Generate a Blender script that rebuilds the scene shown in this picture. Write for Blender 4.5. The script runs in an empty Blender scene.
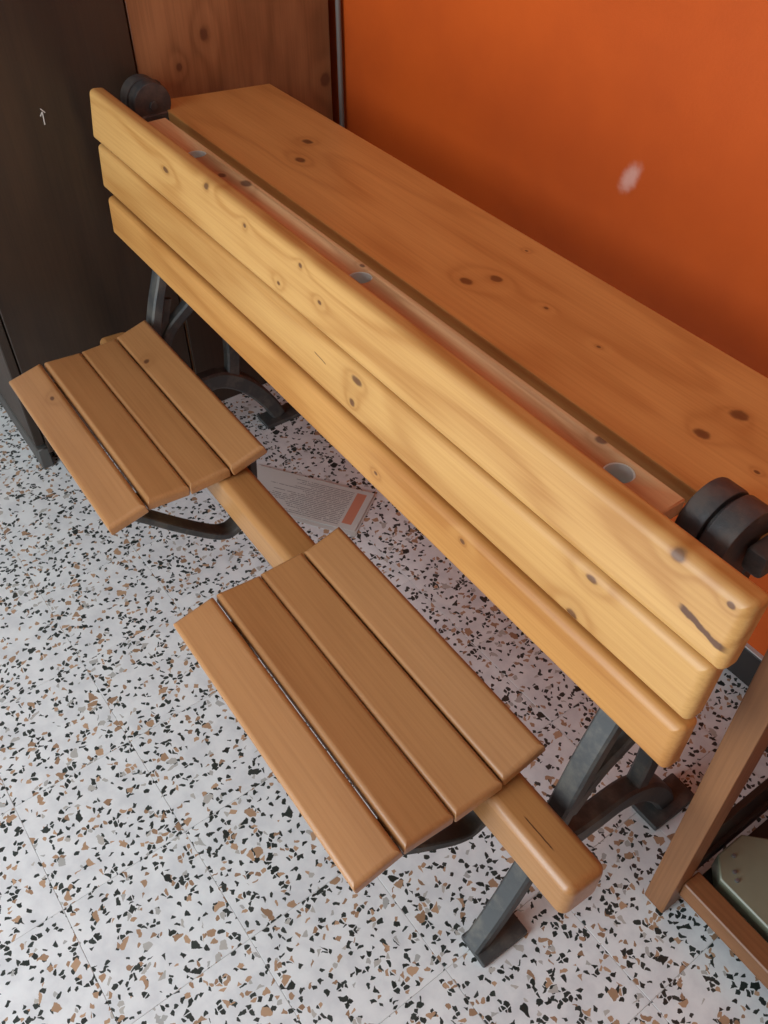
import bpy, bmesh, math, random
from mathutils import Matrix, Vector
random.seed(7)
sc = bpy.context.scene
COL = sc.collection

# ------------------------------------------------------------------ camera
# world: X along the school desk, Y towards the orange wall, Z up (metres)
cam_d = bpy.data.cameras.new('camera'); cam = bpy.data.objects.new('camera', cam_d); COL.objects.link(cam)
cam_d.sensor_fit = 'HORIZONTAL'; cam_d.sensor_width = 36.0; cam_d.lens = 891.74 / 768 * 36.0
cam_d.clip_start = 0.02
right = Vector((0.577, 0.816, -0.002)); down = Vector((0.575, -0.409, -0.709)); fwd = Vector((-0.579, 0.408, -0.706))
fwd.normalize(); right = (right - fwd * right.dot(fwd)).normalized(); down = fwd.cross(right)
M = Matrix(((right.x, -down.x, -fwd.x, 0.697), (right.y, -down.y, -fwd.y, 0.089), (right.z, -down.z, -fwd.z, 1.342), (0, 0, 0, 1)))
cam.matrix_world = M
sc.camera = cam

# ------------------------------------------------------------------ world, light, exposure
w = bpy.data.worlds.new('world'); sc.world = w; w.use_nodes = True
w.node_tree.nodes['Background'].inputs[0].default_value = (0.75, 0.86, 1.0, 1)
w.node_tree.nodes['Background'].inputs[1].default_value = 0.6
def area(name, loc, target, sx, sy, power, col):
    l = bpy.data.lights.new(name, 'AREA'); l.shape = 'RECTANGLE'; l.size = sx; l.size_y = sy; l.energy = power; l.color = col
    o = bpy.data.objects.new(name, l); COL.objects.link(o); o.location = loc
    o.rotation_euler = (Vector(target) - Vector(loc)).to_track_quat('-Z', 'Y').to_euler()
    return o
area('daylight_door', (0.10, -1.47, 1.20), (0.10, 0, 1.20), 1.15, 2.2, 61, (0.80, 0.915, 1.0))
sc.view_settings.view_transform = 'Standard'; sc.view_settings.look = 'None'
sc.view_settings.exposure = 0.0; sc.view_settings.gamma = 1.0; sc.view_settings.use_curve_mapping = False

# ------------------------------------------------------------------ node helpers
def newmat(name):
    m = bpy.data.materials.new(name); m.use_nodes = True
    return m, m.node_tree, m.node_tree.nodes['Principled BSDF']
class G:
    def __init__(s, nt): s.nt = nt
    def n(s, t, **kw):
        nd = s.nt.nodes.new(t)
        for k, v in kw.items(): setattr(nd, k, v)
        return nd
    def put(s, sock, v):
        if isinstance(v, bpy.types.NodeSocket): s.nt.links.new(v, sock)
        else: sock.default_value = v
    def m(s, op, a, b=0.0, c=0.0):
        nd = s.n('ShaderNodeMath', operation=op); s.put(nd.inputs[0], a); s.put(nd.inputs[1], b); s.put(nd.inputs[2], c); return nd.outputs[0]
    def v(s, op, a, b=(0, 0, 0)):
        nd = s.n('ShaderNodeVectorMath', operation=op); s.put(nd.inputs[0], a); s.put(nd.inputs[1], b); return nd.outputs[1] if op in ('LENGTH', 'DOT_PRODUCT', 'DISTANCE') else nd.outputs[0]
    def noise(s, vec, scale=1.0, detail=3.0, rough=0.5, dist=0.0):
        nd = s.n('ShaderNodeTexNoise'); s.put(nd.inputs['Vector'], vec); nd.inputs['Scale'].default_value = scale
        nd.inputs['Detail'].default_value = detail; nd.inputs['Roughness'].default_value = rough; nd.inputs['Distortion'].default_value = dist
        return nd.outputs[0]
    def vor(s, vec, scale, feature='F1', rnd=1.0, dims='2D'):
        nd = s.n('ShaderNodeTexVoronoi', feature=feature, voronoi_dimensions=dims); s.put(nd.inputs['Vector'], vec)
        nd.inputs['Scale'].default_value = scale; nd.inputs['Randomness'].default_value = rnd; return nd
    def mix(s, f, a, b, mode='MIX'):
        nd = s.n('ShaderNodeMix', data_type='RGBA', blend_type=mode); s.put(nd.inputs[0], f)
        s.put(nd.inputs[6], a if isinstance(a, bpy.types.NodeSocket) else (*a, 1)); s.put(nd.inputs[7], b if isinstance(b, bpy.types.NodeSocket) else (*b, 1)); return nd.outputs[2]
    def ramp(s, f, lo, hi, a=0.0, b=1.0):
        nd = s.n('ShaderNodeMapRange', interpolation_type='SMOOTHSTEP'); s.put(nd.inputs[0], f)
        for i, q in enumerate((lo, hi, a, b)): s.put(nd.inputs[i + 1], q)
        return nd.outputs[0]
    def bump(s, h, strength, dist=0.001):
        nd = s.n('ShaderNodeBump'); s.put(nd.inputs['Height'], h); nd.inputs['Strength'].default_value = strength; nd.inputs['Distance'].default_value = dist; return nd.outputs[0]

def wood(name, light, dark, seed, rough=0.35, knots=(), coat=0.25, rings=34.0, ringmix=0.35, axis='x', blotch=0.0, cracks=()):
    """Lacquered timber; grain runs along the object's own x axis, knots = (x, y, radius, elongation)."""
    m, nt, bs = newmat(name); g = G(nt)
    co = g.n('ShaderNodeTexCoord').outputs['Object']
    if axis == 'z':
        sp = g.n('ShaderNodeSeparateXYZ'); g.put(sp.inputs[0], co); cb = g.n('ShaderNodeCombineXYZ')
        g.put(cb.inputs[0], sp.outputs[2]); g.put(cb.inputs[1], sp.outputs[1]); g.put(cb.inputs[2], sp.outputs[0]); co = cb.outputs[0]
    sh = g.v('ADD', co, (seed * 3.1, seed * 1.7, seed * 2.3))
    low = g.noise(g.v('MULTIPLY', sh, (1.3, 9.0, 9.0)), 1.0, 2.0, 0.45)
    phase = g.m('MULTIPLY', low, rings)
    kmask = None; halo = None
    for (kx, ky, r, e) in knots:
        d = g.v('LENGTH', g.v('MULTIPLY', g.v('SUBTRACT', co, (kx, ky, 0)), (1.0 / e, 1.0, 0.0)))
        wob = g.m('ADD', d, g.m('MULTIPLY', g.m('SUBTRACT', g.noise(co, 120, 2), 0.5), r * 0.45))
        k = g.ramp(wob, r * 1.15, r * 0.6); h = g.m('POWER', 2.718, g.m('MULTIPLY', d, -1.0 / (r * 1.9)))
        kmask = k if kmask is None else g.m('MAXIMUM', kmask, k)
        halo = h if halo is None else g.m('ADD', halo, h)
    if halo is not None: phase = g.m('ADD', phase, g.m('MULTIPLY', halo, 12.0))
    ring = g.m('POWER', g.m('MULTIPLY_ADD', g.m('SINE', phase), 0.5, 0.5), 3.0)
    fine = g.noise(g.v('MULTIPLY', sh, (5.0, 260.0, 260.0)), 1.0, 3.0, 0.6)
    big = g.noise(g.v('MULTIPLY', sh, (2.0, 16.0, 16.0)), 1.0, 3.0, 0.55)
    f = g.m('ADD', g.m('MULTIPLY', ring, ringmix), g.m('ADD', g.m('MULTIPLY', g.ramp(fine, 0.35, 0.7), 0.28), g.m('MULTIPLY', g.ramp(big, 0.3, 0.72), 0.40)))
    col = g.mix(g.m('MINIMUM', f, 1.0), light, dark)
    if blotch: 
        bl = g.ramp(g.noise(g.v('MULTIPLY', sh, (2.2, 5.0, 5.0)), 1.0, 4.0, 0.6), 0.42, 0.72, 0.0, blotch)
        col = g.mix(bl, col, tuple(c * 0.35 for c in dark))
    if kmask is not None:
        col = g.mix(g.m('MULTIPLY', g.m('MINIMUM', halo, 1.0), 0.55), col, tuple(c * 0.8 for c in dark))
        col = g.mix(g.m('MULTIPLY', kmask, 0.80), col, (0.085, 0.027, 0.012))
    for (x0, x1, y0, y1, hw) in cracks:          # slender dark splits / resin pockets along the grain
        sp = g.n('ShaderNodeSeparateXYZ'); g.put(sp.inputs[0], co)
        t = g.m('DIVIDE', g.m('SUBTRACT', sp.outputs[0], x0), x1 - x0)
        inside = g.m('MULTIPLY', g.ramp(t, 0.0, 0.12), g.ramp(t, 1.0, 0.85))
        dy = g.m('ABSOLUTE', g.m('SUBTRACT', sp.outputs[1], g.m('ADD', g.m('MULTIPLY_ADD', t, y1 - y0, y0), g.m('MULTIPLY', g.m('SUBTRACT', g.noise(co, 90, 2), 0.5), hw * 1.2))))
        cm = g.m('MULTIPLY', inside, g.ramp(dy, hw, hw * 0.5))
        col = g.mix(g.m('MULTIPLY', cm, 0.9), col, (0.075, 0.022, 0.010))
    g.put(bs.inputs['Base Color'], col)
    g.put(bs.inputs['Roughness'], g.m('MULTIPLY_ADD', fine, 0.14, rough - 0.06))
    bs.inputs['Coat Weight'].default_value = coat; bs.inputs['Coat Roughness'].default_value = 0.22
    g.put(bs.inputs['Normal'], g.bump(fine, 0.10, 0.0008))
    return m

def iron(name, c1, c2, rough=0.5):
    m, nt, bs = newmat(name); g = G(nt)
    co = g.n('ShaderNodeTexCoord').outputs['Object']
    n1 = g.noise(co, 28, 5, 0.65); n2 = g.noise(co, 260, 3, 0.6)
    g.put(bs.inputs['Base Color'], g.mix(g.ramp(n1, 0.42, 0.68), c1, c2))
    g.put(bs.inputs['Roughness'], g.m('MULTIPLY_ADD', n1, 0.3, rough - 0.15))
    bs.inputs['Metallic'].default_value = 0.35
    g.put(bs.inputs['Normal'], g.bump(n2, 0.35, 0.0008))
    return m

def plain(name, c, rough=0.6, var=0.12, scale=6.0, bump=0.0, bscale=300.0):
    m, nt, bs = newmat(name); g = G(nt)
    co = g.n('ShaderNodeTexCoord').outputs['Object']
    n1 = g.noise(co, scale, 4, 0.55)
    g.put(bs.inputs['Base Color'], g.mix(g.m('MULTIPLY', n1, var * 2), c, tuple(x * 0.6 for x in c)))
    bs.inputs['Roughness'].default_value = rough
    if bump: g.put(bs.inputs['Normal'], g.bump(g.noise(co, bscale, 3, 0.6), bump, 0.001))
    return m

def terrazzo():
    m, nt, bs = newmat('terrazzo'); g = G(nt)
    tc = g.n('ShaderNodeTexCoord').outputs['Object']
    rnd = g.n('ShaderNodeObjectInfo').outputs['Random']
    cb = g.n('ShaderNodeCombineXYZ'); g.put(cb.inputs[0], g.m('MULTIPLY', rnd, 57.0)); g.put(cb.inputs[1], g.m('MULTIPLY', rnd, 31.0))
    co = g.v('ADD', tc, cb.outputs[0])
    nz = g.n('ShaderNodeTexNoise'); g.put(nz.inputs['Vector'], co); nz.inputs['Scale'].default_value = 95; nz.inputs['Detail'].default_value = 2
    warp = g.v('ADD', co, g.v('MULTIPLY', g.v('SUBTRACT', nz.outputs['Color'], (0.5, 0.5, 0.5)), (0.0075, 0.0075, 0)))
    cloud = g.noise(co, 22, 4, 0.6)
    col = g.mix(g.ramp(cloud, 0.35, 0.7), (0.81, 0.82, 0.81), (0.68, 0.69, 0.695))
    # layers of stone chips: (cells per metre, share of cells, edge gap, dark / tan / grey split)
    dk = [(0.018, 0.024, 0.021), (0.035, 0.045, 0.040)]; tan = [(0.52, 0.33, 0.20), (0.30, 0.18, 0.105)]; gr = [(0.42, 0.42, 0.40), (0.50, 0.47, 0.42)]
    for i, (sc_, share, gap, kd, kt) in enumerate(((160, 0.185, 0.10, 0.74, 0.94), (112, 0.160, 0.11, 0.58, 0.88), (82, 0.075, 0.12, 0.25, 0.78))):
        wv = g.v('ADD', warp, (i * 3.37, i * 5.11, 0))
        wv = g.v('MULTIPLY', wv, (1.0, 0.82 if i != 1 else 1.2, 1.0))
        c = g.vor(wv, sc_, 'F1').outputs['Color']; e = g.vor(wv, sc_, 'DISTANCE_TO_EDGE').outputs['Distance']
        sp = g.n('ShaderNodeSeparateColor'); g.put(sp.inputs[0], c)
        on = g.m('MULTIPLY', g.m('LESS_THAN', sp.outputs[0], share), g.ramp(e, gap - 0.015, gap + 0.015))
        cd = g.mix(sp.outputs[2], *dk); ct = g.mix(sp.outputs[2], *tan); cg = g.mix(sp.outputs[2], *gr)
        cc = g.mix(g.m('GREATER_THAN', sp.outputs[1], kd), cd, ct); cc = g.mix(g.m('GREATER_THAN', sp.outputs[1], kt), cc, cg)
        col = g.mix(on, col, cc)
    g.put(bs.inputs['Base Color'], col)
    bs.inputs['Roughness'].default_value = 0.30; bs.inputs['Specular IOR Level'].default_value = 0.5
    return m

def wall_mat():
    m, nt, bs = newmat('orange_paint'); g = G(nt)
    co = g.n('ShaderNodeTexCoord').outputs['Object']
    n1 = g.noise(co, 3.0, 4, 0.6); n2 = g.noise(co, 220, 3, 0.6)
    col = g.mix(g.ramp(n1, 0.3, 0.75), (0.62, 0.098, 0.008), (0.52, 0.078, 0.007))
    # pale soft-edged spot mixed into the wall colour: wall point (-0.157, z 0.749), slanted
    sp = g.n('ShaderNodeSeparateXYZ'); g.put(sp.inputs[0], co)
    dx = g.m('SUBTRACT', sp.outputs[0], PALE_SPOT[0]); dz = g.m('SUBTRACT', sp.outputs[2], PALE_SPOT[1])
    a = math.radians(62); u = g.m('ADD', g.m('MULTIPLY', dx, math.cos(a)), g.m('MULTIPLY', dz, math.sin(a)))
    v = g.m('SUBTRACT', g.m('MULTIPLY', dz, math.cos(a)), g.m('MULTIPLY', dx, math.sin(a)))
    r = g.v('LENGTH', g.v('MULTIPLY', (0, 0, 0), (0, 0, 0)))
    cb = g.n('ShaderNodeCombineXYZ'); g.put(cb.inputs[0], g.m('DIVIDE', u, 0.030)); g.put(cb.inputs[1], g.m('DIVIDE', v, 0.0155))
    d = g.m('ADD', g.v('LENGTH', cb.outputs[0]), g.m('MULTIPLY', g.m('SUBTRACT', g.noise(co, 90, 3), 0.5), 0.5))
    col = g.mix(g.ramp(d, 1.25, 0.25, 0.0, 0.60), col, (0.80, 0.50, 0.42))
    g.put(bs.inputs['Base Color'], col); bs.inputs['Roughness'].default_value = 0.65; bs.inputs['Specular IOR Level'].default_value = 0.3
    g.put(bs.inputs['Normal'], g.bump(n2, 0.25, 0.0015))
    return m
PALE_SPOT = (-0.157, 0.749)

# ------------------------------------------------------------------ mesh helpers
def link(name, bm, mat, parent=None, smooth=True, matrix=None):
    me = bpy.data.meshes.new(name); bmesh.ops.recalc_face_normals(bm, faces=bm.faces); bm.to_mesh(me); bm.free()
    if smooth:
        me.polygons.foreach_set('use_smooth', [True] * len(me.polygons))
        try: me.set_sharp_from_angle(angle=math.radians(38))
        except Exception: pass
    me.materials.append(mat)
    o = bpy.data.objects.new(name, me); COL.objects.link(o)
    if smooth:
        wn = o.modifiers.new('weighted', 'WEIGHTED_NORMAL'); wn.weight = 80; wn.keep_sharp = True
    if matrix is not None: o.matrix_world = matrix
    if parent is not None: o.parent = parent
    return o
def bm_box(bm, c, s, bev=0.0, seg=2, rot=None):
    r = bmesh.ops.create_cube(bm, size=1.0); vs = r['verts']
    bmesh.ops.scale(bm, vec=s, verts=vs)
    if bev > 0:
        es = list({e for v in vs for e in v.link_edges})
        b = bmesh.ops.bevel(bm, geom=es, offset=bev, offset_type='OFFSET', segments=seg, profile=0.5, affect='EDGES', clamp_overlap=True)
        vs = list({v for f in b['faces'] for v in f.verts} | {v for v in vs if v.is_valid})
    if rot is not None: bmesh.ops.rotate(bm, cent=(0, 0, 0), matrix=rot, verts=vs)
    bmesh.ops.translate(bm, vec=c, verts=vs)
    return vs
def board(name, L, W, T, bev, mat, parent, centre, tilt=0.0, seg=4, corner=0.002):
    """A board with rounded edges: length along x, width along its own y, thickness along z; tilt about x."""
    bm = bmesh.new(); nc = 5; rings = []; rb = min(bev * 0.6, T * 0.45); rt = min(bev, T - rb - 0.002)
    layers = [(rb * (1 - math.sin(k / seg * math.pi / 2)), -T / 2 + rb * (1 - math.cos(k / seg * math.pi / 2))) for k in range(seg + 1)]
    layers += [(rt * (1 - math.cos(k / seg * math.pi / 2)), T / 2 - rt + rt * math.sin(k / seg * math.pi / 2)) for k in range(seg + 1)]
    for ins, z in layers:
        rc = max(corner - ins, 0.0004); cx, cyy = L / 2 - ins - rc, W / 2 - ins - rc; ring = []
        for q, (sx, sy) in enumerate(((1, 1), (-1, 1), (-1, -1), (1, -1))):
            for k in range(nc):
                a = (q + k / (nc - 1)) * math.pi / 2; ring.append(bm.verts.new((sx * cx + rc * math.cos(a), sy * cyy + rc * math.sin(a), z)))
        rings.append(ring)
    for r0, r1 in zip(rings, rings[1:]):
        for k in range(len(r0)): bm.faces.new((r0[k], r0[(k + 1) % len(r0)], r1[(k + 1) % len(r0)], r1[k]))
    bm.faces.new(rings[0]); bm.faces.new(rings[-1])
    return link(name, bm, mat, parent, True, Matrix.Translation(centre) @ Matrix.Rotation(tilt, 4, 'X'))
def catmull(pts, n=6):
    P = [Vector(p) for p in pts]; P = [2 * P[0] - P[1]] + P + [2 * P[-1] - P[-2]]; out = []
    for i in range(1, len(P) - 2):
        for k in range(n):
            t = k / n; a, b, c, d = P[i - 1], P[i], P[i + 1], P[i + 2]
            out.append(0.5 * ((2 * b) + (c - a) * t + (2 * a - 5 * b + 4 * c - d) * t * t + (3 * b - a - 3 * c + d) * t ** 3))
    out.append(P[-2]); return out
def bm_strap(bm, pts, x, wx, th, n=6, bev=0.15):
    """Flat iron bar swept along a path in the YZ plane: wx wide along X, th thick across; chamfered corners."""
    path = catmull(pts, n); rings = []
    ths = th if callable(th) else (lambda t: th)
    for i, p in enumerate(path):
        a = path[max(i - 1, 0)]; b = path[min(i + 1, len(path) - 1)]; t = (b - a).normalized(); nrm = Vector((-t.y, t.x))
        T = ths(i / (len(path) - 1)); c = min(wx, T) * bev; ring = []
        for (sx, sn) in ((-wx / 2 + c, -T / 2), (wx / 2 - c, -T / 2), (wx / 2, -T / 2 + c), (wx / 2, T / 2 - c), (wx / 2 - c, T / 2), (-wx / 2 + c, T / 2), (-wx / 2, T / 2 - c), (-wx / 2, -T / 2 + c)):
            q = p + nrm * sn; ring.append(bm.verts.new((x + sx, q.x, q.y)))
        rings.append(ring)
    for r0, r1 in zip(rings, rings[1:]):
        for k in range(8): bm.faces.new((r0[k], r0[(k + 1) % 8], r1[(k + 1) % 8], r1[k]))
    bm.faces.new(rings[0]); bm.faces.new(rings[-1])
def bm_cyl(bm, c, r, L, axis='X', seg=32, bev=0.0):
    res = bmesh.ops.create_cone(bm, cap_ends=True, segments=seg, radius1=r, radius2=r, depth=L); vs = res['verts']
    if bev:
        es = [e for e in {e for v in vs for e in v.link_edges} if len([f for f in e.link_faces if len(f.verts) > 4]) == 1]
        b = bmesh.ops.bevel(bm, geom=es, offset=bev, offset_type='OFFSET', segments=2, profile=0.5, affect='EDGES')
        vs = list({v for f in b['faces'] for v in f.verts} | {v for v in vs if v.is_valid})
    rot = {'X': Matrix.Rotation(math.pi / 2, 3, 'Y'), 'Y': Matrix.Rotation(math.pi / 2, 3, 'X'), 'Z': Matrix.Identity(3)}[axis]
    bmesh.ops.rotate(bm, cent=(0, 0, 0), matrix=rot, verts=vs); bmesh.ops.translate(bm, vec=c, verts=vs)
    return vs
def bool_cut(obj, cutters):
    for c in cutters:
        md = obj.modifiers.new('b', 'BOOLEAN'); md.operation = 'DIFFERENCE'; md.object = c; md.solver = 'EXACT'
    dg = bpy.context.evaluated_depsgraph_get(); me = bpy.data.meshes.new_from_object(obj.evaluated_get(dg))
    obj.modifiers.clear(); old = obj.data; obj.data = me; me.name = old.name
    for c in cutters: bpy.data.objects.remove(c, do_unlink=True)
def tag(o, label=None, cat=None, group=None, kind=None):
    for k, v in (('label', label), ('category', cat), ('group', group), ('kind', kind)):
        if v: o[k] = v
    return o
def empty(name, loc):
    o = bpy.data.objects.new(name, None); COL.objects.link(o); o.location = loc; o.empty_display_size = 0.05; bpy.context.view_layer.update(); return o
def child(name, bm, mat, parent, smooth=True, matrix=None):
    """Like link(), geometry given in world coordinates, kept in place under its parent."""
    o = link(name, bm, mat, None, smooth, matrix); o.parent = parent; o.matrix_parent_inverse = parent.matrix_world.inverted(); return o
def keep(o, parent):
    bpy.context.view_layer.update(); o.parent = parent; o.matrix_parent_inverse = parent.matrix_world.inverted(); return o

# ------------------------------------------------------------------ setting
WY = 1.146
MORTAR = plain('joint_grout', (0.62, 0.61, 0.58), 0.8)
TERR = terrazzo()
WHITE = plain('white_plaster', (0.78, 0.76, 0.72), 0.8)
bm = bmesh.new(); bm_box(bm, (0.0, -0.177, -0.0512), (5.0, 2.75, 0.1))
floor = tag(link('floor', bm, MORTAR, None, False), kind='structure')
TS, TB = 0.2, math.radians(1.265)        # tile pitch; tile rows run 1.3 degrees off the desk
tile_me = None
for i in range(-10, 8):
    for j in range(-8, 7):
        cx, cy = (i + 0.5) * TS, (j + 0.5) * TS
        x = cx * math.cos(TB) - cy * math.sin(TB); y = cx * math.sin(TB) + cy * math.cos(TB)
        if not (-1.75 < x < 1.25 and -0.9 < y < WY - 0.085): continue
        if tile_me is None:
            bm = bmesh.new(); bm_box(bm, (0, 0, -0.003), (TS - 0.0007, TS - 0.0007, 0.006), 0.0004, 1)
            t = link('tile', bm, TERR, floor, False); tile_me = t.data
        else:
            t = bpy.data.objects.new('tile', tile_me); COL.objects.link(t); t.parent = floor
        t.location = (x, y, random.uniform(-0.0003, 0.0)); t.rotation_euler = (0, 0, TB + random.choice((0, 1, 2, 3)) * math.pi / 2)
# cut row of tiles against the wall and plain terrazzo beyond the tiles that the photograph shows
bm = bmesh.new()
bm_box(bm, (0.0, -1.21, -0.0045), (5.0, 0.63, 0.007))
tag(link('terrazzo_apron', bm, TERR, floor, False), kind='stuff')
bm = bmesh.new(); bm_box(bm, (0.0, WY - 0.06, -0.0045), (5.0, 0.16, 0.007))
tag(link('terrazzo_strip', bm, TERR, floor, False), kind='stuff')
for sx in (-2.1, 1.85):
    bm = bmesh.new(); bm_box(bm, (sx, 0.05, -0.0045), (0.9 if sx < 0 else 1.3, 2.0, 0.007))
    tag(link('terrazzo_strip', bm, TERR, floor, False), kind='stuff')

bm = bmesh.new(); bm_box(bm, (0, WY + 0.05, 1.35), (5.0, 0.1, 2.72))
tag(link('wall_back', bm, wall_mat(), None, False), kind='structure')
bm = bmesh.new(); bm_box(bm, (0.0, WY - 0.005, 0.041), (5.0, 0.010, 0.078), 0.0015, 1)
bb = tag(link('baseboard_back', bm, plain('black_skirting', (0.022, 0.018, 0.016), 0.45), None, False), kind='structure')
bm = bmesh.new(); bm_box(bm, (0.0, WY - 0.004, 0.0815), (5.0, 0.008, 0.003))
child('grout_line', bm, plain('grey_mastic', (0.55, 0.50, 0.47), 0.7), bb, False)
CREAM = plain('cream_paint', (0.74, 0.70, 0.64), 0.7, 0.04)
bm = bmesh.new(); bm_box(bm, (-2.45, -0.177, 1.35), (0.1, 2.7, 2.72)); tag(link('wall_left', bm, CREAM, None, False), kind='structure')
bm = bmesh.new()
bm_box(bm, (-1.52, -1.55, 1.35), (1.96, 0.1, 2.72)); bm_box(bm, (1.575, -1.55, 1.35), (1.85, 0.1, 2.72)); bm_box(bm, (0.055, -1.55, 2.53), (1.22, 0.1, 0.36))
tag(link('wall_front', bm, CREAM, None, False), kind='structure')
bm = bmesh.new(); bm_box(bm, (2.5, -0.177, 1.35), (0.1, 2.7, 2.72)); tag(link('wall_right', bm, CREAM, None, False), kind='structure')
bm = bmesh.new(); bm_box(bm, (0, -0.177, 2.75), (5.1, 2.8, 0.1)); tag(link('ceiling', bm, CREAM, None, False), kind='structure')
FR = plain('painted_frame', (0.35, 0.33, 0.30), 0.5)
bm = bmesh.new()
for (c, s) in (((-0.53, -1.55, 1.177), (0.05, 0.08, 2.35)), ((0.635, -1.55, 1.177), (0.05, 0.08, 2.35)), ((0.05, -1.55, 2.325), (1.17, 0.08, 0.05))): bm_box(bm, c, s, 0.004, 1)
tag(link('door_1', bm, FR, None, False), kind='structure')

# ------------------------------------------------------------------ school desk
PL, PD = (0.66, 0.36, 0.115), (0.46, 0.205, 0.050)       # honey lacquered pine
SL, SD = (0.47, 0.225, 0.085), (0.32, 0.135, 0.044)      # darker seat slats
IRON = iron('cast_iron', (0.066, 0.067, 0.066), (0.125, 0.116, 0.100), 0.55)
IRON_B = iron('cast_iron_drum', (0.060, 0.062, 0.064), (0.115, 0.098, 0.085), 0.45)
BOLT = iron('bolt_steel', (0.16, 0.16, 0.16), (0.10, 0.085, 0.075), 0.4)
desk = tag(empty('school_desk', (-0.2, 0.70, 0)), 'old double wooden school desk with flip seats, slatted backrest and black iron legs', 'school desk')

XL, XR = -0.905, 0.497; XC, XLEN = (XL + XR) / 2, XR - XL
# backrest slats (board width is vertical): own y axis = up the slat
BT = 0.030
backs = [((0.604, 0.7335), 0.086, math.radians(82), [(-0.394, 0.010, 0.0045, 2.4), (-0.144, 0.022, 0.0035, 1.3), (-0.259, 0.034, 0.005, 1.5), (0.622, 0.036, 0.0065, 1.2), (0.683, 0.030, 0.0035, 1.4), (0.05, 0.0, 0.003, 1.5), (-0.05, -0.02, 0.003, 1.4), (0.001, 0.028, 0.0035, 1.3)], [(0.640, 0.700, -0.006, -0.016, 0.0046)]),
         ((0.603, 0.6385), 0.083, math.radians(85), [(0.132, -0.016, 0.006, 1.1), (0.140, 0.022, 0.006, 2.2), (0.545, -0.032, 0.007, 1.2), (0.555, 0.030, 0.004, 2.0)], [(0.038, 0.070, 0.010, 0.006, 0.0010)]),
         ((0.601, 0.5430), 0.076, math.radians(87), [(0.367, 0.019, 0.004, 1.3), (0.187, -0.004, 0.003, 1.5)], [])]
for i, ((y, z), W, tl, kn, cr) in enumerate(backs):
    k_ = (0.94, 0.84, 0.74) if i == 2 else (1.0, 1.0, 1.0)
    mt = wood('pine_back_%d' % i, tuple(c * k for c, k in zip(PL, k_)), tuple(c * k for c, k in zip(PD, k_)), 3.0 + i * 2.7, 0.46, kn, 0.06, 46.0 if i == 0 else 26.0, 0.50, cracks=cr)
    keep(board('backrest_slat', XLEN, W, BT, 0.0125, mt, None, (XC + (0.001, -0.009, -0.010)[i], y, z), tl, 5, 0.006), desk)

# writing top, slopes down towards the wall
yf, zf, yr, zr = 0.716, 0.727, 0.956, 0.709
ang = math.atan2(zr - zf, yr - yf); Wd = math.hypot(yr - yf, zr - zf); Td = 0.023
cy, cz = (yf + yr) / 2 + math.sin(ang) * Td / 2, (zf + zr) / 2 - math.cos(ang) * Td / 2
dk_kn = [(-0.414, 0.025, 0.0090, 1.4), (-0.351, -0.028, 0.0085, 1.4), (0.104, -0.048, 0.0085, 1.35), (0.119, -0.008, 0.0085, 1.2), (0.497, -0.039, 0.0085, 1.35), (0.496, 0.026, 0.0105, 1.15), (0.211, -0.002, 0.0030, 1.3), (0.313, -0.010, 0.0028, 1.3), (0.077, 0.085, 0.0025, 1.3), (0.571, -0.041, 0.003, 1.3)]
DESKM = wood('pine_top', (0.68, 0.350, 0.108), (0.48, 0.210, 0.056), 11.0, 0.34, dk_kn, 0.12, 30.0, 0.42)
bm = bmesh.new(); bm_box(bm, (0, 0, 0), (1.415, Wd, Td))
ve = [e for e in bm.edges if abs(e.verts[0].co.z - e.verts[1].co.z) > 0.01 and e.verts[0].co.y < 0]
bmesh.ops.bevel(bm, geom=ve, offset=0.016, segments=4, profile=0.5, affect='EDGES')
bmesh.ops.bevel(bm, geom=[e for e in bm.edges if abs(e.verts[0].co.z - e.verts[1].co.z) < 0.01], offset=0.003, segments=2, profile=0.5, affect='EDGES')
keep(link('desktop', bm, DESKM, None, True, Matrix.Translation((-0.208, cy, cz)) @ Matrix.Rotation(ang, 4, 'X')), desk)

# pen shelf with three round inkwell holes
PSM = wood('pine_pen_shelf', (0.66, 0.36, 0.165), (0.48, 0.22, 0.085), 5.4, 0.72, [(-0.265, 0.012, 0.0085, 1.5), (0.455, 0.020, 0.0060, 1.3), (0.03, 0.018, 0.0035, 1.5), (-0.31, -0.004, 0.006, 1.4)], 0.0, 30.0, 0.35)
bm = bmesh.new(); bm_box(bm, (0, 0, 0), (1.125, 0.049, 0.020), 0.002, 1)
ps = link('pen_shelf', bm, PSM, None, True, Matrix.Translation((-0.194, 0.6445, 0.748)))
cut = []
HOLES = (-0.597, -0.143, 0.305)
for hx in HOLES:
    bm = bmesh.new(); bm_cyl(bm, (hx, 0.6445, 0.748), 0.0165, 0.05, 'Z', 28); cut.append(link('cutter', bm, PSM))
bpy.context.view_layer.update(); bool_cut(ps, cut); keep(ps, desk)
PORC = plain('inkwell_porcelain', (0.62, 0.60, 0.55), 0.35)
for hx in HOLES:                                  # shallow porcelain inkwell cups sunk into the holes
    bm = bmesh.new(); R0, R1, n = 0.0163, 0.0145, 28
    ring = lambda r, z: [bm.verts.new((hx + r * math.cos(2 * math.pi * k / n), 0.6445 + r * math.sin(2 * math.pi * k / n), z)) for k in range(n)]
    a, b, c, d = ring(R0, 0.728), ring(R0, 0.7555), ring(R1, 0.7555), ring(R1, 0.734)
    for p, q in ((a, b), (b, c), (c, d)):
        for k in range(n): bm.faces.new((p[k], p[(k + 1) % n], q[(k + 1) % n], q[k]))
    bm.faces.new(a); bm.faces.new(d)
    child('inkwell', bm, PORC, ps)

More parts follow.
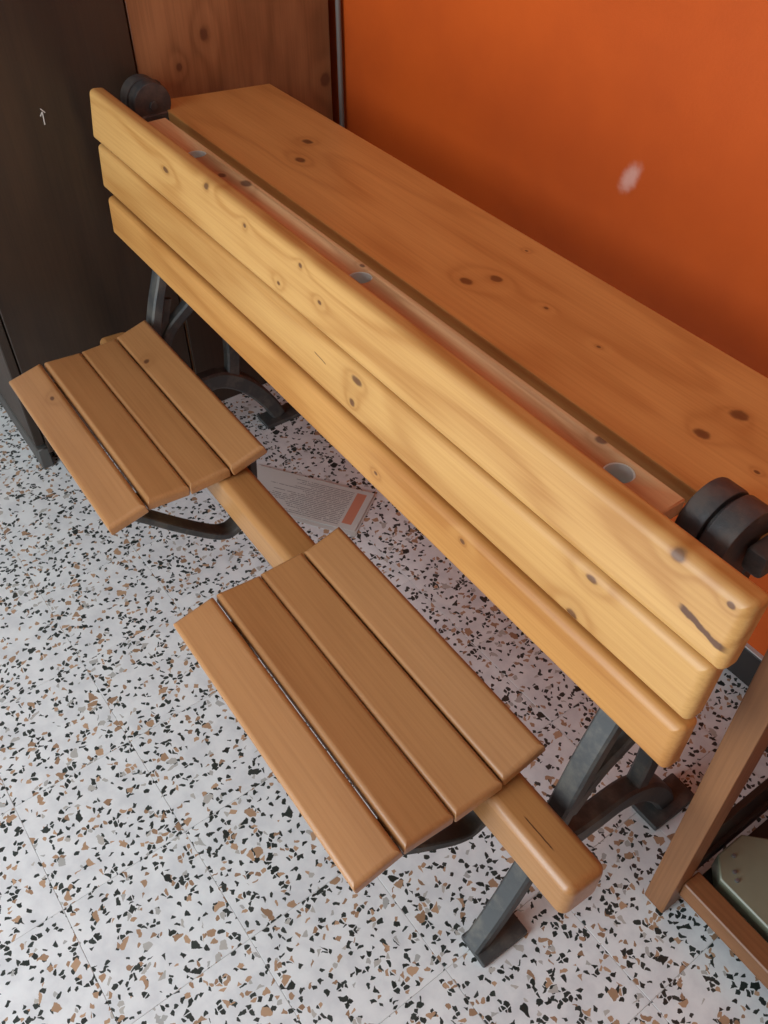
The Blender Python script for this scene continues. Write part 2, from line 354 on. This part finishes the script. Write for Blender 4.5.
# beam that carries the seats
BM_M = wood('pine_beam', (0.50, 0.245, 0.085), (0.34, 0.145, 0.042), 8.2, 0.36, [(0.30, 0.01, 0.003, 2.0)], 0.2, 16.0, 0.22, cracks=[(0.575, 0.632, -0.010, -0.010, 0.0012)])
bm = bmesh.new(); bm_box(bm, (0, 0, 0), (1.36, 0.062, 0.066), 0.013, 4)
keep(link('seat_beam', bm, BM_M, None, True, Matrix.Translation((-0.192, 0.5205, 0.296)) @ Matrix.Rotation(math.radians(-4), 4, 'X')), desk)

# iron side frames
def side_frame(x, sgn):
    bm = bmesh.new(); W = 0.031
    bm_strap(bm, [(0.462, 0.010), (0.498, 0.075), (0.532, 0.150), (0.560, 0.225), (0.580, 0.300), (0.605, 0.390), (0.632, 0.470), (0.648, 0.560), (0.664, 0.640), (0.690, 0.700)], x, W, lambda t: 0.020 + 0.006 * (1 - t))
    bm_strap(bm, [(0.478, 0.010), (0.516, 0.085), (0.552, 0.165), (0.578, 0.245), (0.598, 0.320), (0.622, 0.400)], x, 0.010, 0.034)
    bm_strap(bm, [(0.566, 0.205), (0.605, 0.178), (0.655, 0.172), (0.715, 0.168), (0.772, 0.128), (0.818, 0.065), (0.845, 0.012)], x, W, lambda t: 0.046 - 0.012 * t)
    bm_strap(bm, [(0.588, 0.270), (0.625, 0.330), (0.680, 0.375), (0.735, 0.440), (0.770, 0.540), (0.790, 0.692)], x, W * 0.8, 0.024)
    bm_strap(bm, [(0.740, 0.140), (0.752, 0.240), (0.745, 0.340), (0.730, 0.430)], x, W * 0.8, 0.030)
    bm_strap(bm, [(0.668, 0.682), (0.76, 0.690), (0.86, 0.686), (0.93, 0.682)], x, W * 0.8, 0.016)
    f = child('iron_frame', bm, IRON, desk)
    for (y0, y1) in ((0.452, 0.535), (0.800, 0.895)):
        bm = bmesh.new(); bm_box(bm, (x + 0.006, (y0 + y1) / 2, 0.006), (0.052, y1 - y0, 0.012), 0.003, 2)
        p = child('foot_plate', bm, IRON, f)
    bm = bmesh.new()
    bm_cyl(bm, (x - 0.004, 0.468, 0.030), 0.0052, 0.010, 'Y', 10, 0.001)
    child('bolt', bm, BOLT, f)
    return f
side_frame(0.390, 1); side_frame(-0.815, -1)

# hinge drums on the ends of the pen shelf
def drum(xin, sgn, ay, az, r):
    bm = bmesh.new(); bm_cyl(bm, (xin + sgn * 0.0135, ay, az), r * 0.98, 0.027, 'X', 40, 0.003)
    bm_box(bm, (xin + sgn * 0.0135, ay - 0.006, az - r * 0.62), (0.034, r * 2.05, 0.012), 0.002, 1)
    d = child('hinge_drum', bm, IRON_B, desk)
    bm = bmesh.new(); bm_cyl(bm, (xin + sgn * 0.029, ay, az), r * 0.80, 0.004, 'X', 32); child('washer', bm, IRON_B, d)
    bm = bmesh.new(); bm_cyl(bm, (xin + sgn * 0.0450, ay, az - 0.002), r * 1.02, 0.028, 'X', 40, 0.002); child('end_disc', bm, IRON_B, d)
    bm = bmesh.new(); bm_cyl(bm, (xin - sgn * 0.001, ay, az - 0.002), 0.0075, 0.008, 'X', 6, 0.001); child('bolt', bm, IRON, d)
    bm = bmesh.new(); bm_box(bm, (xin + sgn * 0.02, ay + 0.006, az - 0.036), (0.05, 0.052, 0.022), 0.003, 1); child('bearing_block', bm, IRON, d)
    bm = bmesh.new(); bm_box(bm, (xin + sgn * 0.074, ay + 0.018, az - 0.004), (0.024, 0.060, 0.030), 0.006, 2); child('hinge_arm', bm, IRON, d)
drum(0.368, 1, 0.700, 0.724, 0.042); drum(-0.862, -1, 0.692, 0.742, 0.036)

# two flip seats: four contoured slats each, on iron brackets
prof = [((0.294, 0.342), (0.3592, 0.357)), ((0.3675, 0.3575), (0.437, 0.352)), ((0.4395, 0.352), (0.510, 0.3545)), ((0.5125, 0.3545), (0.576, 0.372))]
def seat(x0, x1, s):
    xm = (x0 + x1) / 2; T = 0.021
    bm = bmesh.new()
    for x in (x0 + 0.055, x1 - 0.045):          # curved iron straps under the slats
        bm_strap(bm, [(0.325, 0.3235), (0.365, 0.3300), (0.402, 0.3265), (0.44, 0.3225), (0.475, 0.3235), (0.512, 0.3260), (0.558, 0.3380)], x, 0.028, 0.007)
    bm_box(bm, (xm, 0.545, 0.3335), (x1 - x0 - 0.08, 0.020, 0.006), rot=None)
    st = child('seat', bm, IRON, desk)
    for x in (x0 + 0.055, x1 - 0.045):
        bm = bmesh.new(); bm_strap(bm, [(0.335, 0.322), (0.372, 0.285), (0.425, 0.232), (0.485, 0.180), (0.518, 0.176), (0.545, 0.205), (0.562, 0.260), (0.568, 0.325)], x, 0.034, 0.014)
        child('seat_bracket', bm, IRON, st)
    for i, ((ya, za), (yb, zb)) in enumerate(prof):
        W = math.hypot(yb - ya, zb - za); a = math.atan2(zb - za, yb - ya)
        c = ((ya + yb) / 2 + math.sin(a) * T / 2, (za + zb) / 2 - math.cos(a) * T / 2)
        kn = {(1, 0): [(-0.12, 0.014, 0.004, 1.6)], (1, 3): [(-0.119, -0.020, 0.006, 1.2)]}.get((s, i), [])
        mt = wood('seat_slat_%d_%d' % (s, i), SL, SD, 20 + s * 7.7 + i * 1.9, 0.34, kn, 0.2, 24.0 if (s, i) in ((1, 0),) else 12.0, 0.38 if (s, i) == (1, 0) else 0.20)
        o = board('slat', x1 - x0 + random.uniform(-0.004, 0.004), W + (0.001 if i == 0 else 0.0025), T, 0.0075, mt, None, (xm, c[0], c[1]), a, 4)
        keep(o, st)
seat(-0.118, 0.346, 0); seat(-0.812, -0.344, 1)

# ------------------------------------------------------------------ cabinets on the left
DARK = wood('dark_walnut', (0.042, 0.022, 0.011), (0.020, 0.011, 0.006), 31.0, 0.5, (), 0.05, 20.0, 0.35, axis='z', blotch=0.5)
BRN = wood('brown_stained_pine', (0.36, 0.155, 0.062), (0.19, 0.075, 0.028), 44.0, 0.45, [(-0.096, -0.067, 0.009, 1.3), (-0.227, 0.190, 0.012, 1.2), (-0.142, -0.125, 0.006, 1.3)], 0.1, 26.0, 0.4, axis='z', blotch=0.45)
CX = -0.95
cab = tag(empty('dark_cabinet', (CX - 0.25, 0.52, 0)), 'very dark brown wooden cabinet, its plain scratched side beside the far seat', 'cabinet')
bm = bmesh.new(); bm_box(bm, (0, 0, 0), (0.02, 0.362, 1.80), 0.0015, 1); child('side_panel', bm, DARK, cab, True, Matrix.Translation((CX - 0.01, 0.525, 0.94)))
bm = bmesh.new(); bm_box(bm, (0, 0, 0), (0.44, 0.355, 1.78), 0.002, 1); child('body', bm, DARK, cab, True, Matrix.Translation((CX - 0.242, 0.526, 0.94)))
bm = bmesh.new(); bm_box(bm, (0, 0, 0), (0.462, 0.020, 1.76), 0.002, 1); d = child('door', bm, DARK, cab, True, Matrix.Translation((CX - 0.236, 0.332, 0.945)))
bm = bmesh.new(); bm_box(bm, (CX - 0.40, 0.316, 1.0), (0.02, 0.014, 0.10), 0.004, 2); child('handle', bm, BOLT, d)
bm = bmesh.new(); bm_box(bm, (0, 0, 0), (0.455, 0.026, 0.055), 0.003, 1); child('plinth', bm, plain('grey_plinth', (0.085, 0.078, 0.070), 0.6), cab, True, Matrix.Translation((CX - 0.23, 0.333, 0.0285)))
bm = bmesh.new(); bm_box(bm, (0, 0, 0), (0.05, 0.020, 0.045), 0.003, 1); child('foot', bm, DARK, cab, True, Matrix.Translation((CX + 0.02, 0.372, 0.0235)))
bm2 = bmesh.new()
SCR = plain('pale_scratch', (0.55, 0.52, 0.48), 0.7)
for (y, z, L, a) in ((0.5215, 0.7285, 0.022, -0.05), (0.5235, 0.741, 0.010, 0.7), (0.5195, 0.736, 0.008, -0.6)):
    vs = bm_box(bm2, (0, 0, 0), (0.0010, 0.0016, L)); bmesh.ops.rotate(bm2, cent=(0, 0, 0), matrix=Matrix.Rotation(a, 3, 'X'), verts=vs); bmesh.ops.translate(bm2, vec=(CX + 0.0003, y, z), verts=vs)
child('scratch', bm2, SCR, cab, False)

cab2 = tag(empty('brown_cabinet', (CX - 0.25, 0.92, 0)), 'lighter brown wooden cabinet side with knots, standing against the orange wall', 'cabinet')
bm = bmesh.new(); bm_box(bm, (0, 0, 0), (0.02, 0.412, 1.80), 0.0015, 1); child('side_panel', bm, BRN, cab2, True, Matrix.Translation((CX - 0.013, 0.9155, 0.902)))
bm = bmesh.new(); bm_box(bm, (0, 0, 0), (0.44, 0.40, 1.78), 0.002, 1); child('body', bm, BRN, cab2, True, Matrix.Translation((CX - 0.245, 0.916, 0.892)))
bm = bmesh.new(); bm_box(bm, (0, 0, 0), (0.010, 0.405, 0.36), 0.001, 1); child('added_shade_panel', bm, DARK, cab2, True, Matrix.Translation((CX + 0.002, 0.9135, 0.181)))  # added dark panel standing in for the deep shade behind the far seat
bm = bmesh.new(); bm_cyl(bm, (CX + 0.012, WY - 0.012, 1.35), 0.0055, 2.66, 'Z', 16)
tag(link('pipe', bm, plain('grey_conduit', (0.16, 0.14, 0.125), 0.5)), 'thin grey conduit running up the corner between brown cabinet and orange wall', 'conduit')

# ------------------------------------------------------------------ leaflet on the floor
def paper_mat():
    m, nt, bs = newmat('printed_paper'); g = G(nt)
    co = g.n('ShaderNodeTexCoord').outputs['Object']; sp = g.n('ShaderNodeSeparateXYZ'); g.put(sp.inputs[0], co)
    x, y = sp.outputs[0], sp.outputs[1]          # text lines run along x
    row = g.m('MULTIPLY', y, 1 / 0.0052); fr = g.m('FRACT', row); idx = g.m('FLOOR', row)
    cbv = g.n('ShaderNodeCombineXYZ'); g.put(cbv.inputs[0], idx); wn = g.n('ShaderNodeTexWhiteNoise', noise_dimensions='1D'); g.put(wn.inputs[1], idx)
    start = g.m('MULTIPLY_ADD', wn.outputs[0], 0.10, -0.09)
    cbw = g.n('ShaderNodeCombineXYZ'); g.put(cbw.inputs[0], g.m('MULTIPLY', x, 520)); g.put(cbw.inputs[1], g.m('MULTIPLY', idx, 9.3))
    word = g.m('GREATER_THAN', g.noise(cbw.outputs[0], 0.6, 2), 0.42)
    t = g.m('MULTIPLY', g.m('MULTIPLY', g.m('LESS_THAN', fr, 0.36), word), g.m('MULTIPLY', g.m('GREATER_THAN', x, start), g.m('LESS_THAN', x, 0.098)))
    t = g.m('MULTIPLY', t, g.m('MULTIPLY', g.m('LESS_THAN', y, 0.052), g.m('GREATER_THAN', y, -0.052)))
    col = g.mix(g.m('MULTIPLY', t, 0.75), (0.62, 0.61, 0.57), (0.10, 0.10, 0.10))
    bar = g.m('MULTIPLY', g.m('MULTIPLY', g.m('GREATER_THAN', x, 0.104), g.m('LESS_THAN', x, 0.126)), g.m('MULTIPLY', g.m('LESS_THAN', y, 0.050), g.m('GREATER_THAN', y, -0.045)))
    col = g.mix(bar, col, (0.62, 0.25, 0.155))
    g.put(bs.inputs['Base Color'], col); bs.inputs['Roughness'].default_value = 0.6
    return m
def sheet(name, mat, L, W, A, B, z, curl, label, off=(0, 0)):
    ax = (Vector(B) - Vector(A)).normalized(); ay = Vector((-ax.y, ax.x)); c = (Vector(A) + Vector(B)) / 2 - ay * W / 2 + Vector(off)
    bm = bmesh.new(); nx, ny = 14, 6; grid = {}
    for s, dz in ((0, 0.0), (1, -0.00035)):
        for i in range(nx + 1):
            for j in range(ny + 1):
                x = -L / 2 + L * i / nx; y = -W / 2 + W * j / ny
                grid[s, i, j] = bm.verts.new((x, y, curl * ((2 * abs(x) / L) ** 3 + 0.4 * (2 * y / W) ** 2) + dz))
    for i in range(nx):
        for j in range(ny):
            bm.faces.new([grid[0, a, b] for a, b in ((i, j), (i + 1, j), (i + 1, j + 1), (i, j + 1))]); bm.faces.new([grid[1, a, b] for a, b in ((i, j), (i, j + 1), (i + 1, j + 1), (i + 1, j))])
    for i in range(nx):
        for j in (0, ny): bm.faces.new((grid[0, i, j], grid[0, i + 1, j], grid[1, i + 1, j], grid[1, i, j]))
    for j in range(ny):
        for i in (0, nx): bm.faces.new((grid[0, i, j], grid[0, i, j + 1], grid[1, i, j + 1], grid[1, i, j]))
    o = link(name, bm, mat, None, True, Matrix.Translation((c.x, c.y, z)) @ Matrix.Rotation(math.atan2(ax.y, ax.x), 4, 'Z'))
    return tag(o, label, 'leaflet')
sheet('blank_leaflet', plain('paper_back', (0.60, 0.59, 0.55), 0.6, 0.03), 0.284, 0.126, (-0.688, 0.719), (-0.459, 0.879), 0.0006, 0.0006, 'pale leaflet on the floor mostly covered by the printed one', (0.006, -0.004))
sheet('printed_leaflet', paper_mat(), 0.279, 0.122, (-0.688, 0.719), (-0.459, 0.879), 0.0020, 0.0010, 'printed leaflet with orange end bar lying on the terrazzo floor')

# ------------------------------------------------------------------ low wooden stand at lower right with things inside
STW = wood('worn_brown_timber', (0.31, 0.130, 0.046), (0.16, 0.062, 0.021), 61.0, 0.5, (), 0.08, 20.0, 0.3, axis='z', blotch=0.25)
STX = wood('worn_brown_rail', (0.31, 0.130, 0.046), (0.16, 0.062, 0.021), 67.0, 0.5, (), 0.08, 20.0, 0.3, blotch=0.25)
BLK = plain('black_board', (0.018, 0.015, 0.013), 0.5)
st = tag(empty('wooden_stand', (0.75, 0.85, 0)), 'worn brown wooden stand with square posts at the right edge beside the desk', 'stand')
for (px, py) in ((0.497, 0.733), (0.985, 0.733), (0.497, 1.06), (0.985, 1.06)):
    bm = bmesh.new(); bm_box(bm, (0, 0, 0), (0.036, 0.040, 0.64), 0.003, 2); child('post', bm, STW, st, True, Matrix.Translation((px, py, 0.321)))
for (py, z) in ((0.748, 0.066), (1.06, 0.066), (0.745, 0.59), (1.06, 0.59)):
    bm = bmesh.new(); bm_box(bm, (0, 0, 0), (0.452, 0.032, 0.036), 0.002, 1); child('rail', bm, STX, st, True, Matrix.Translation((0.741, py, z)))
for px in (0.497, 0.985):
    for z in (0.066, 0.59):
        bm = bmesh.new(); bm_box(bm, (px, 0.8965, z), (0.022, 0.287, 0.034), 0.002, 1); child('side_rail', bm, BLK if z < 0.3 else STX, st)
bm = bmesh.new(); bm_box(bm, (0.741, 0.90, 0.040), (0.45, 0.28, 0.010), 0.001, 1); child('bottom_board', bm, BLK, st)
bm = bmesh.new(); bm_box(bm, (0.497, 0.8965, 0.122), (0.010, 0.285, 0.072), 0.001, 1); child('side_board', bm, BLK, st)
PALE = plain('pale_green_enamel', (0.24, 0.25, 0.17), 0.35, 0.40, 18.0)
mb = tag(empty('metal_box', (0.63, 0.82, 0.045)), 'pale green worn metal box inside the wooden stand', 'box')
bm = bmesh.new(); bm_box(bm, (0.630, 0.830, 0.066), (0.23, 0.104, 0.040))
bmesh.ops.bevel(bm, geom=[e for e in bm.edges if abs(e.verts[0].co.z - e.verts[1].co.z) > 0.02], offset=0.026, segments=1, affect='EDGES'); bmesh.ops.bevel(bm, geom=[e for e in bm.edges if abs(e.verts[0].co.z - e.verts[1].co.z) < 0.001], offset=0.002, segments=1, affect='EDGES')
ld = child('body', bm, PALE, mb)
for (x, y) in ((0.530, 0.820), (0.546, 0.802), (0.556, 0.795)):
    bm = bmesh.new(); bm_cyl(bm, (x, y, 0.0875), 0.003, 0.004, 'Z', 10, 0.0006); child('rivet', bm, BOLT, ld)
bm = bmesh.new(); bm_box(bm, (0.70, 0.945, 0.11), (0.10, 0.10, 0.13), 0.006, 2)
tag(link('grey_box', bm, plain('grey_card', (0.30, 0.32, 0.33), 0.5)), 'small grey box behind the pale green one in the stand', 'box')
